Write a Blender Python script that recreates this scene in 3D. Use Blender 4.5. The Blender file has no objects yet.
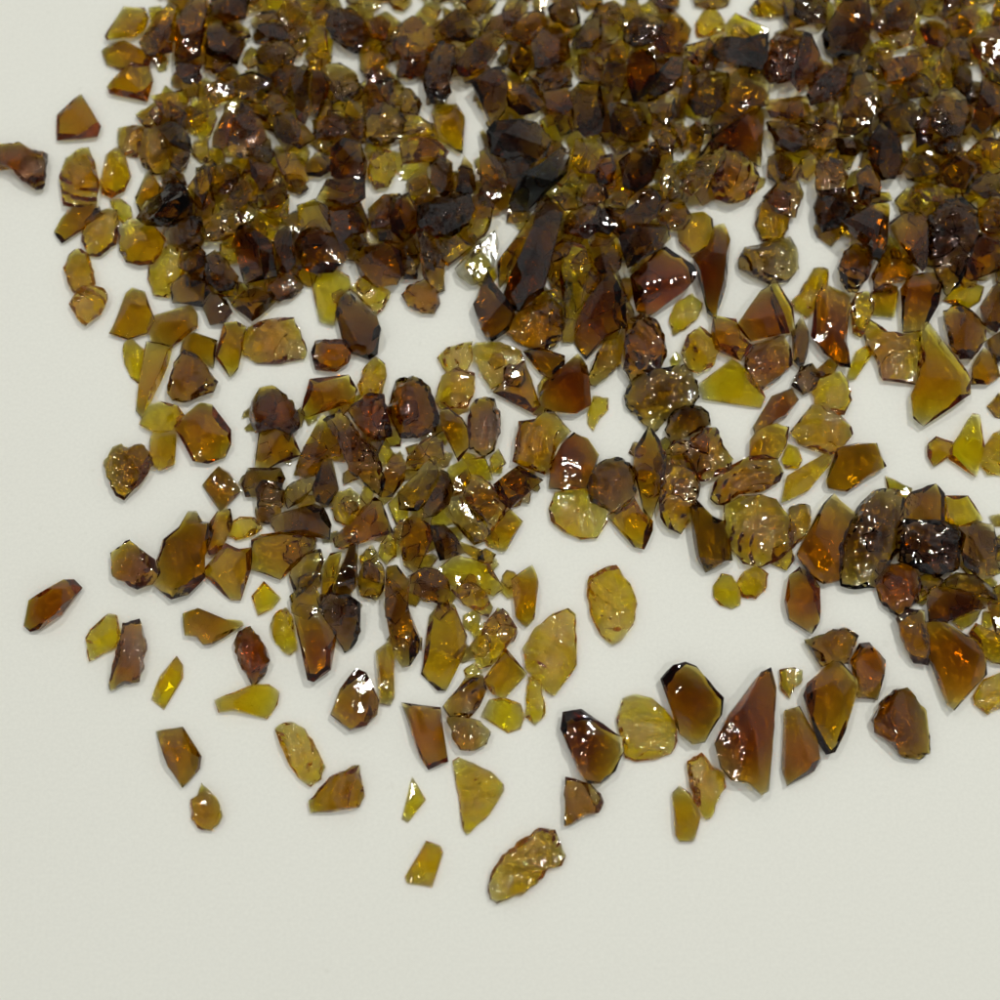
# Amber glass chips scattered over a white table top, seen from above.
import bpy, bmesh, math, random
from mathutils import Vector, Matrix
from mathutils.bvhtree import BVHTree

SCN = bpy.context.scene
COL = SCN.collection
MM = 0.001

# ------------------------------------------------------------------ camera
TILT = math.radians(13.0)
DIST = 300.0                       # mm from the middle of the photographed area
SPAN = 200.0                       # mm of table across the frame at that distance
cam_pos = Vector((0.0, -DIST * math.sin(TILT), DIST * math.cos(TILT)))
cam_fwd = (-cam_pos).normalized()
cam_right = Vector((1, 0, 0))
cam_up = cam_right.cross(cam_fwd)
cd = bpy.data.cameras.new('camera')
cam = bpy.data.objects.new('camera', cd)
COL.objects.link(cam)
cam.matrix_world = Matrix((
    (cam_right.x, cam_up.x, -cam_fwd.x, cam_pos.x * MM),
    (cam_right.y, cam_up.y, -cam_fwd.y, cam_pos.y * MM),
    (cam_right.z, cam_up.z, -cam_fwd.z, cam_pos.z * MM),
    (0, 0, 0, 1)))
cd.angle = 2 * math.atan(SPAN / 2 / DIST)
cd.clip_start = 0.01
cd.clip_end = 50.0
cd.dof.use_dof = True
cd.dof.focus_distance = 0.297
cd.dof.aperture_fstop = 7.5
SCN.camera = cam


def unproject(px, py, z):
    """photo pixel -> point (mm) on the level plane at height z"""
    u = (px - 500.0) / 1000.0 * SPAN / DIST
    v = (500.0 - py) / 1000.0 * SPAN / DIST
    d = cam_fwd + cam_right * u + cam_up * v
    t = (z - cam_pos.z) / d.z
    p = cam_pos + d * t
    return p.x, p.y


# ------------------------------------------------------------------ materials
def N(nt, typ, loc=(0, 0), **kw):
    n = nt.nodes.new(typ)
    n.location = loc
    for k, v in kw.items():
        setattr(n, k, v)
    return n


def math_node(nt, op, a, b=None, c=None):
    n = N(nt, 'ShaderNodeMath', operation=op)
    for i, v in enumerate((a, b, c)):
        if v is None:
            continue
        if isinstance(v, (int, float)):
            n.inputs[i].default_value = v
        else:
            nt.links.new(v, n.inputs[i])
    return n.outputs[0]


# absorption per millimetre of glass (red, green, blue)
ABSORB = {
    'y': (0.058, 0.160, 2.30),
    'a': (0.128, 0.275, 2.10),
    'b': (0.230, 0.405, 1.75),
    'r': (0.225, 0.450, 1.75),
    'g': (0.255, 0.385, 1.25),
    'd': (0.360, 0.540, 1.45),
    'p': (0.40, 0.62, 1.10),
    'z': (0.85, 0.82, 0.78),
    'w': (0.07, 0.085, 0.20),
}
HUE = {'y': 'yellow', 'a': 'amber', 'b': 'brown', 'r': 'rust brown', 'g': 'grey brown',
       'd': 'dark brown', 'z': 'blackish', 'p': 'dark brown', 'w': 'clear'}


def glass(kind, tex):
    m = bpy.data.materials.new('glass_%s_%s' % (HUE[kind].replace(' ', '_'), {'s': 'smooth', 'c': 'rippled', 'k': 'crackled'}[tex]))
    m.use_nodes = True
    nt = m.node_tree
    nt.nodes.clear()
    L = nt.links.new
    out = N(nt, 'ShaderNodeOutputMaterial')
    g = N(nt, 'ShaderNodeBsdfGlass')
    g.inputs['IOR'].default_value = 1.52
    g.inputs['Color'].default_value = (1, 1, 1, 1)
    L(g.outputs[0], out.inputs['Surface'])
    # bump: millimetre coordinates, shifted per chip
    tc = N(nt, 'ShaderNodeTexCoord')
    oi = N(nt, 'ShaderNodeObjectInfo')
    sc = N(nt, 'ShaderNodeVectorMath', operation='SCALE')
    L(tc.outputs['Object'], sc.inputs[0])
    sc.inputs['Scale'].default_value = 1000.0
    off = math_node(nt, 'MULTIPLY', oi.outputs['Random'], 57.0)
    ad = N(nt, 'ShaderNodeVectorMath', operation='ADD')
    L(sc.outputs[0], ad.inputs[0])
    L(off, ad.inputs[1])
    P = ad.outputs[0]
    n1 = N(nt, 'ShaderNodeTexNoise')
    n1.inputs['Scale'].default_value = {'s': 0.28, 'c': 0.4, 'k': 0.5}[tex]
    n1.inputs['Detail'].default_value = {'s': 0.5, 'c': 1.0, 'k': 1.2}[tex]
    n1.inputs['Roughness'].default_value = 0.5
    L(P, n1.inputs['Vector'])
    h = math_node(nt, 'MULTIPLY', n1.outputs['Fac'], {'s': 0.55, 'c': 0.9, 'k': 1.1}[tex])
    if tex == 'c':          # shell-like fracture ripples round a point off the chip
        w = N(nt, 'ShaderNodeTexWave', wave_type='RINGS', rings_direction='SPHERICAL', wave_profile='SIN')
        w.inputs['Scale'].default_value = 0.145
        w.inputs['Distortion'].default_value = 1.2
        w.inputs['Detail'].default_value = 1.5
        w.inputs['Detail Scale'].default_value = 0.5
        w.inputs['Detail Roughness'].default_value = 0.7
        ang = math_node(nt, 'MULTIPLY', oi.outputs['Random'], 200.0)
        cc = N(nt, 'ShaderNodeCombineXYZ')
        L(math_node(nt, 'MULTIPLY', math_node(nt, 'COSINE', ang), 7.0), cc.inputs[0])
        L(math_node(nt, 'MULTIPLY', math_node(nt, 'SINE', ang), 7.0), cc.inputs[1])
        cc.inputs[2].default_value = 1.5
        wa = N(nt, 'ShaderNodeVectorMath', operation='ADD')
        L(sc.outputs[0], wa.inputs[0])
        L(cc.outputs[0], wa.inputs[1])
        L(wa.outputs[0], w.inputs['Vector'])
        pn = N(nt, 'ShaderNodeTexNoise')      # the ripples fade in and out over the face
        pn.inputs['Scale'].default_value = 0.22
        L(P, pn.inputs['Vector'])
        pa = math_node(nt, 'MULTIPLY', math_node(nt, 'SUBTRACT', pn.outputs['Fac'], 0.33), 2.5)
        h = math_node(nt, 'ADD', h, math_node(nt, 'MULTIPLY', w.outputs['Fac'], pa))
    # broken faces: each fracture cell leans its own way
    vscale, vamp = {'s': (0.17, 0.5), 'c': (0.3, 0.25), 'k': (0.36, 0.55)}[tex]
    wob = N(nt, 'ShaderNodeTexNoise')
    wob.inputs['Scale'].default_value = 0.5
    L(P, wob.inputs['Vector'])
    wsc = N(nt, 'ShaderNodeVectorMath', operation='MULTIPLY_ADD')
    L(wob.outputs['Color'], wsc.inputs[0])
    wsc.inputs[1].default_value = (1.6, 1.6, 1.6)
    L(P, wsc.inputs[2])
    mp = N(nt, 'ShaderNodeMapping')
    mp.inputs['Scale'].default_value = (1.0, 0.6, 1.0)
    mp.inputs['Rotation'].default_value = (0.3, 0.2, 0.8)
    L(wsc.outputs[0], mp.inputs['Vector'])
    v = N(nt, 'ShaderNodeTexVoronoi', feature='F1')
    v.inputs['Scale'].default_value = vscale
    L(mp.outputs[0], v.inputs['Vector'])
    c0 = N(nt, 'ShaderNodeVectorMath', operation='SUBTRACT')
    L(v.outputs['Color'], c0.inputs[0])
    c0.inputs[1].default_value = (.5, .5, .5)
    dp = N(nt, 'ShaderNodeVectorMath', operation='SUBTRACT')
    L(mp.outputs[0], dp.inputs[0])
    L(v.outputs['Position'], dp.inputs[1])
    dt = N(nt, 'ShaderNodeVectorMath', operation='DOT_PRODUCT')
    L(c0.outputs[0], dt.inputs[0])
    L(dp.outputs[0], dt.inputs[1])
    h = math_node(nt, 'ADD', h, math_node(nt, 'MULTIPLY', dt.outputs['Value'], vamp))
    b = N(nt, 'ShaderNodeBump')
    b.inputs['Strength'].default_value = 1.0
    b.inputs['Distance'].default_value = {'s': 0.00022, 'c': 0.0005, 'k': 0.00042}[tex]
    L(h, b.inputs['Height'])
    L(b.outputs[0], g.inputs['Normal'])
    g.inputs['Roughness'].default_value = 0.0
    # the colour is in the body of the glass
    a = ABSORB[kind]
    A = max(a) * 1.02
    va = N(nt, 'ShaderNodeVolumeAbsorption')
    va.inputs['Color'].default_value = (1 - a[0] / A, 1 - a[1] / A, 1 - a[2] / A, 1)
    vd = math_node(nt, 'MULTIPLY_ADD', oi.outputs['Random'], A * 1000 * 0.5, A * 1000 * 0.75)
    L(vd, va.inputs['Density'])
    L(va.outputs[0], out.inputs['Volume'])
    return m


MATS = {}


def mat(kind, tex):
    if (kind, tex) not in MATS:
        MATS[(kind, tex)] = glass(kind, tex)
    return MATS[(kind, tex)]


def table_material():
    m = bpy.data.materials.new('white_laminate')
    m.use_nodes = True
    nt = m.node_tree
    L = nt.links.new
    p = nt.nodes['Principled BSDF']
    tc = N(nt, 'ShaderNodeTexCoord')
    n1 = N(nt, 'ShaderNodeTexNoise')
    n1.inputs['Scale'].default_value = 9.0
    n1.inputs['Detail'].default_value = 6.0
    L(tc.outputs['Object'], n1.inputs['Vector'])
    n2 = N(nt, 'ShaderNodeTexNoise')         # faint grains and smudges
    n2.inputs['Scale'].default_value = 260.0
    n2.inputs['Detail'].default_value = 3.0
    L(tc.outputs['Object'], n2.inputs['Vector'])
    r = N(nt, 'ShaderNodeValToRGB')
    r.color_ramp.elements[0].position = 0.70
    r.color_ramp.elements[1].position = 0.80
    L(n2.outputs['Fac'], r.inputs['Fac'])
    mx = N(nt, 'ShaderNodeMix', data_type='RGBA')
    mx.inputs['A'].default_value = (0.765, 0.77, 0.71, 1)
    mx.inputs['B'].default_value = (0.795, 0.80, 0.745, 1)
    L(n1.outputs['Fac'], mx.inputs['Factor'])
    mx2 = N(nt, 'ShaderNodeMix', data_type='RGBA')
    L(mx.outputs['Result'], mx2.inputs['A'])
    mx2.inputs['B'].default_value = (0.66, 0.665, 0.60, 1)
    L(math_node(nt, 'MULTIPLY', r.outputs['Color'], 0.55), mx2.inputs['Factor'])
    n4 = N(nt, 'ShaderNodeTexNoise')         # fine paper-like grain
    n4.inputs['Scale'].default_value = 1500.0
    n4.inputs['Detail'].default_value = 2.0
    L(tc.outputs['Object'], n4.inputs['Vector'])
    mx3 = N(nt, 'ShaderNodeMix', data_type='RGBA', blend_type='MULTIPLY')
    mx3.inputs['Factor'].default_value = 1.0
    L(mx2.outputs['Result'], mx3.inputs['A'])
    gr = N(nt, 'ShaderNodeMapRange')
    gr.inputs['From Min'].default_value = 0.25
    gr.inputs['From Max'].default_value = 0.75
    gr.inputs['To Min'].default_value = 0.97
    gr.inputs['To Max'].default_value = 1.03
    L(n4.outputs['Fac'], gr.inputs['Value'])
    L(gr.outputs[0], mx3.inputs['B'])
    L(mx3.outputs['Result'], p.inputs['Base Color'])
    p.inputs['Roughness'].default_value = 0.55
    p.inputs['Specular IOR Level'].default_value = 0.3
    b = N(nt, 'ShaderNodeBump')
    b.inputs['Distance'].default_value = 0.00003
    b.inputs['Strength'].default_value = 0.5
    n3 = N(nt, 'ShaderNodeTexNoise')
    n3.inputs['Scale'].default_value = 900.0
    L(tc.outputs['Object'], n3.inputs['Vector'])
    L(n3.outputs['Fac'], b.inputs['Height'])
    L(b.outputs[0], p.inputs['Normal'])
    return m


# ------------------------------------------------------------------ table top
def make_table():
    bm = bmesh.new()
    bmesh.ops.create_cube(bm, size=1.0)
    for v in bm.verts:
        v.co.x *= 1.6
        v.co.y *= 1.2
        v.co.z = v.co.z * 0.03 - 0.015
    bmesh.ops.bevel(bm, geom=list(bm.edges), offset=0.002, segments=2, affect='EDGES')
    me = bpy.data.meshes.new('table_top')
    bm.to_mesh(me)
    me.materials.append(table_material())
    o = bpy.data.objects.new('table_top', me)
    COL.objects.link(o)
    o['kind'] = 'structure'
    o['label'] = 'plain white table surface under the glass chips'


make_table()

# ------------------------------------------------------------------ height field (where chips rest on chips)
CELL = 0.7
HF = {}


def inside(x, y, poly):
    c = False
    j = len(poly) - 1
    for i in range(len(poly)):
        xi, yi = poly[i]
        xj, yj = poly[j]
        if (yi > y) != (yj > y) and x < (xj - xi) * (y - yi) / (yj - yi) + xi:
            c = not c
        j = i
    return c


def cells(poly):
    x0 = math.floor(min(p[0] for p in poly) / CELL); x1 = math.ceil(max(p[0] for p in poly) / CELL)
    y0 = math.floor(min(p[1] for p in poly) / CELL); y1 = math.ceil(max(p[1] for p in poly) / CELL)
    r = []
    for i in range(x0, x1):
        for j in range(y0, y1):
            if inside((i + .5) * CELL, (j + .5) * CELL, poly):
                r.append((i, j))
    return r or [(x0, y0)]


def area(poly):
    return abs(sum(poly[i - 1][0] * poly[i][1] - poly[i][0] * poly[i - 1][1] for i in range(len(poly)))) / 2


def centroid(poly):
    n = len(poly)
    return sum(p[0] for p in poly) / n, sum(p[1] for p in poly) / n


THICK = {'y': (0.34, 2.3), 'a': (0.42, 3.2), 'b': (0.52, 4.2), 'r': (0.50, 4.2), 'g': (0.46, 3.8), 'd': (0.60, 5.0), 'z': (0.5, 4.0), 'p': (0.6, 5.0), 'w': (0.45, 3.0)}


# ------------------------------------------------------------------ one chip
def chip_bmesh(poly, h, tex, rng):
    """A broken piece of glass: outline POLY (mm, centred), height H, cut by random fracture planes."""
    pts = []
    n = len(poly)
    for i in range(n):           # chip the rim: extra, slightly displaced points along it
        a = Vector(poly[i]); b = Vector(poly[(i + 1) % n])
        pts.append(a)
        Ln = (b - a).length
        k = int(Ln / {'s': 2.6, 'c': 1.8, 'k': 1.1}[tex])
        nrm = Vector(((b - a).y, -(b - a).x)) / max(Ln, 1e-6)
        for q in range(1, k + 1):
            t = (q + rng.uniform(-.25, .25)) / (k + 1)
            pts.append(a.lerp(b, t) + nrm * rng.gauss(0, {'s': 0.035, 'c': 0.09, 'k': 0.10}[tex]))
    size = math.sqrt(max(area(poly), 1e-3))

    def ring(scale, dx, dy, zf, jit):
        return [Vector((p.x * scale + dx + rng.gauss(0, jit), p.y * scale + dy + rng.gauss(0, jit), zf(p))) for p in pts]
    j = {'s': 0.03, 'c': 0.06, 'k': 0.08}[tex] * size / 8
    tx, ty = rng.gauss(0, .10), rng.gauss(0, .10)
    s0 = rng.uniform(.70, .94)
    s2 = rng.uniform(.76, .95)
    mid = rng.uniform(.25, .55)
    sh = size * .05
    r0 = ring(s0, rng.gauss(0, sh * .6), rng.gauss(0, sh * .6), lambda p: 0.0, j)
    r1 = ring(1.0, 0, 0, lambda p: h * (mid + rng.uniform(-.12, .12)), j * .5)
    r2 = ring(s2, rng.gauss(0, sh), rng.gauss(0, sh), lambda p: h + tx * p.x + ty * p.y, j)
    for v in r2:
        v.z = max(v.z, h * .72)
    bm = bmesh.new()
    R = [[bm.verts.new(p) for p in r] for r in (r0, r1, r2)]
    m = len(pts)
    for k in (0, 1):
        for i in range(m):
            q = (i + 1) % m
            bm.faces.new((R[k][i], R[k][q], R[k + 1][q], R[k + 1][i]))
    bm.faces.new(R[2])
    bm.faces.new(list(reversed(R[0])))
    # fracture planes: each starts at the rim and rises over the top (or runs under the bottom), so the outline stays sharp
    waist = [v.co.copy() for v in R[1]]
    zm = sum(v.z for v in waist) / m
    cuts = []
    th = rng.uniform(0, 6.28)
    ntop = {'s': rng.choice((4, 5, 6)), 'c': rng.choice((4, 5, 6)), 'k': rng.choice((7, 8, 9, 10))}[tex]
    nbot = rng.choice((3, 4, 5))
    for q in range(ntop + nbot):
        if q < ntop:
            th += 6.28 / min(ntop, 5) * rng.uniform(.6, 1.3)
            room, u, sg = h - zm, rng.choice((rng.uniform(.5, 1.0), rng.uniform(1.0, 1.9), rng.uniform(1.5, 3.2))), 1
        else:
            th = rng.uniform(0, 6.28)
            room, u, sg = zm, rng.uniform(.6, 2.0), -1
        dr = Vector((math.cos(th), math.sin(th), 0))
        Rr = max(v.dot(dr) for v in waist)
        ph = math.atan(max(room, .2) / max(Rr, .3) * u)
        nr = Vector((dr.x * math.sin(ph), dr.y * math.sin(ph), sg * math.cos(ph)))
        co = max(waist, key=lambda v: v.dot(nr)) + nr * 0.01
        cuts.append((nr, co))
    for nr, co in cuts:
        res = bmesh.ops.bisect_plane(bm, geom=list(bm.verts) + list(bm.edges) + list(bm.faces), dist=1e-4,
                                     plane_co=co, plane_no=nr, clear_outer=True)
        edges = [e for e in bm.edges if len(e.link_faces) < 2]
        if edges:
            bmesh.ops.holes_fill(bm, edges=edges, sides=0)
    bmesh.ops.remove_doubles(bm, verts=bm.verts, dist=0.03)
    bmesh.ops.dissolve_degenerate(bm, edges=bm.edges, dist=0.02)
    bmesh.ops.triangulate(bm, faces=[f for f in bm.faces if len(f.verts) > 4])
    ok = len(bm.faces) > 5 and all(len(e.link_faces) == 2 for e in bm.edges)
    if not ok:                   # fall back to the hull of the same points: closed for certain
        co = [v.co.copy() for v in bm.verts]
        bm.free()
        bm = bmesh.new()
        for c in co:
            bm.verts.new(c)
        res = bmesh.ops.convex_hull(bm, input=list(bm.verts))
        junk = list({g for g in res.get('geom_interior', []) + res.get('geom_unused', []) if isinstance(g, bmesh.types.BMVert)})
        bmesh.ops.delete(bm, geom=junk, context='VERTS')
        loose = [v for v in bm.verts if not v.link_faces]
        bmesh.ops.delete(bm, geom=loose, context='VERTS')
        STAT[1] += 1
    STAT[0] += 1
    bmesh.ops.recalc_face_normals(bm, faces=bm.faces)
    # the cuts may have eaten into the outline: bring the breadth back
    for ax in (0, 1):
        a0, a1 = min(p[ax] for p in poly), max(p[ax] for p in poly)
        b0, b1 = min(v.co[ax] for v in bm.verts), max(v.co[ax] for v in bm.verts)
        k = min(1.35, (a1 - a0) / max(b1 - b0, .1))
        for v in bm.verts:
            v.co[ax] = (v.co[ax] - (b0 + b1) / 2) * k + (a0 + a1) / 2
    return bm


STAT = [0, 0]


def simplify(P, tol):
    """drop outline points that barely bend it: straight broken edges, sharp corners"""
    P = list(P)
    while len(P) > 4:
        best = None
        for i in range(len(P)):
            a, b, c = Vector(P[i - 1]), Vector(P[i]), Vector(P[(i + 1) % len(P)])
            d = abs((c - a).cross(b - a)) / max((c - a).length, 1e-6)
            if best is None or d < best[0]:
                best = (d, i)
        if best[0] > tol:
            break
        P.pop(best[1])
    return P


def settle(pix, kind, tex, rng, keep=.92, thin=1.0):
    """pixel outline -> (bmesh in mm, origin): the chip is let down until it rests on what lies beneath it"""
    pix = simplify(pix, {'s': 2.6, 'c': 2.0, 'k': 1.6}[tex])
    P = [unproject(x, y, 1.5) for x, y in pix]
    s = math.sqrt(area(P))
    k, cap = THICK[kind]
    h = max(min(cap, k * s) * rng.uniform(.85, 1.15) * thin, 0.8)
    cl = cells(P)
    hs = sorted(HF.get(c, 0.0) for c in cl)
    guess = hs[int(len(hs) * .5)]
    zc = guess + h * .5
    P = [unproject(x, y, zc) for x, y in pix]
    cx, cy = centroid(P)
    Q = [((x - cx) * 1.06, (y - cy) * 1.06) for x, y in P]
    if sum(Q[i - 1][0] * Q[i][1] - Q[i][0] * Q[i - 1][1] for i in range(len(Q))) < 0:
        Q.reverse()
    sx = sy = 0.0                # lean with the pieces below
    if guess > 0.3 and len(cl) > 6:
        mx = sum(c[0] for c in cl) / len(cl); my = sum(c[1] for c in cl) / len(cl)
        mh = sum(HF.get(c, 0.0) for c in cl) / len(cl)
        vx = sum((c[0] - mx) ** 2 for c in cl) * CELL + 1; vy = sum((c[1] - my) ** 2 for c in cl) * CELL + 1
        sx = sum((c[0] - mx) * (HF.get(c, 0.0) - mh) for c in cl) / vx
        sy = sum((c[1] - my) * (HF.get(c, 0.0) - mh) for c in cl) / vy
        sx = max(-.45, min(.45, sx * .8)) + rng.gauss(0, .07)
        sy = max(-.45, min(.45, sy * .8)) + rng.gauss(0, .07)
    bm = chip_bmesh(Q, h, tex, rng)
    for v in bm.verts:
        v.co.z += sx * v.co.x + sy * v.co.y
    low = min(v.co.z for v in bm.verts)
    tree = BVHTree.FromBMesh(bm)
    span = []
    for c in cells([(x + cx, y + cy) for x, y in Q]):
        lx, ly = (c[0] + .5) * CELL - cx, (c[1] + .5) * CELL - cy
        dn = tree.ray_cast(Vector((lx, ly, -50)), Vector((0, 0, 1)))[0]
        up = tree.ray_cast(Vector((lx, ly, 50)), Vector((0, 0, -1)))[0]
        if dn is not None and up is not None:
            span.append((c, dn.z, up.z))
    need = sorted(HF.get(c, 0.0) - z0 for c, z0, z1 in span)
    base = need[min(len(need) - 1, int(len(need) * keep))] if need else 0.0
    base = min(base, 1.6 * guess + 0.4, 7.5)
    base = max(base + 0.03, 0.02 - low)
    cx, cy = centroid([unproject(x, y, base + h * .5) for x, y in pix])
    for c, z0, z1 in span:
        HF[c] = max(HF.get(c, 0.0), base + z1)
    return bm, Vector((cx, cy, base))


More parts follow.
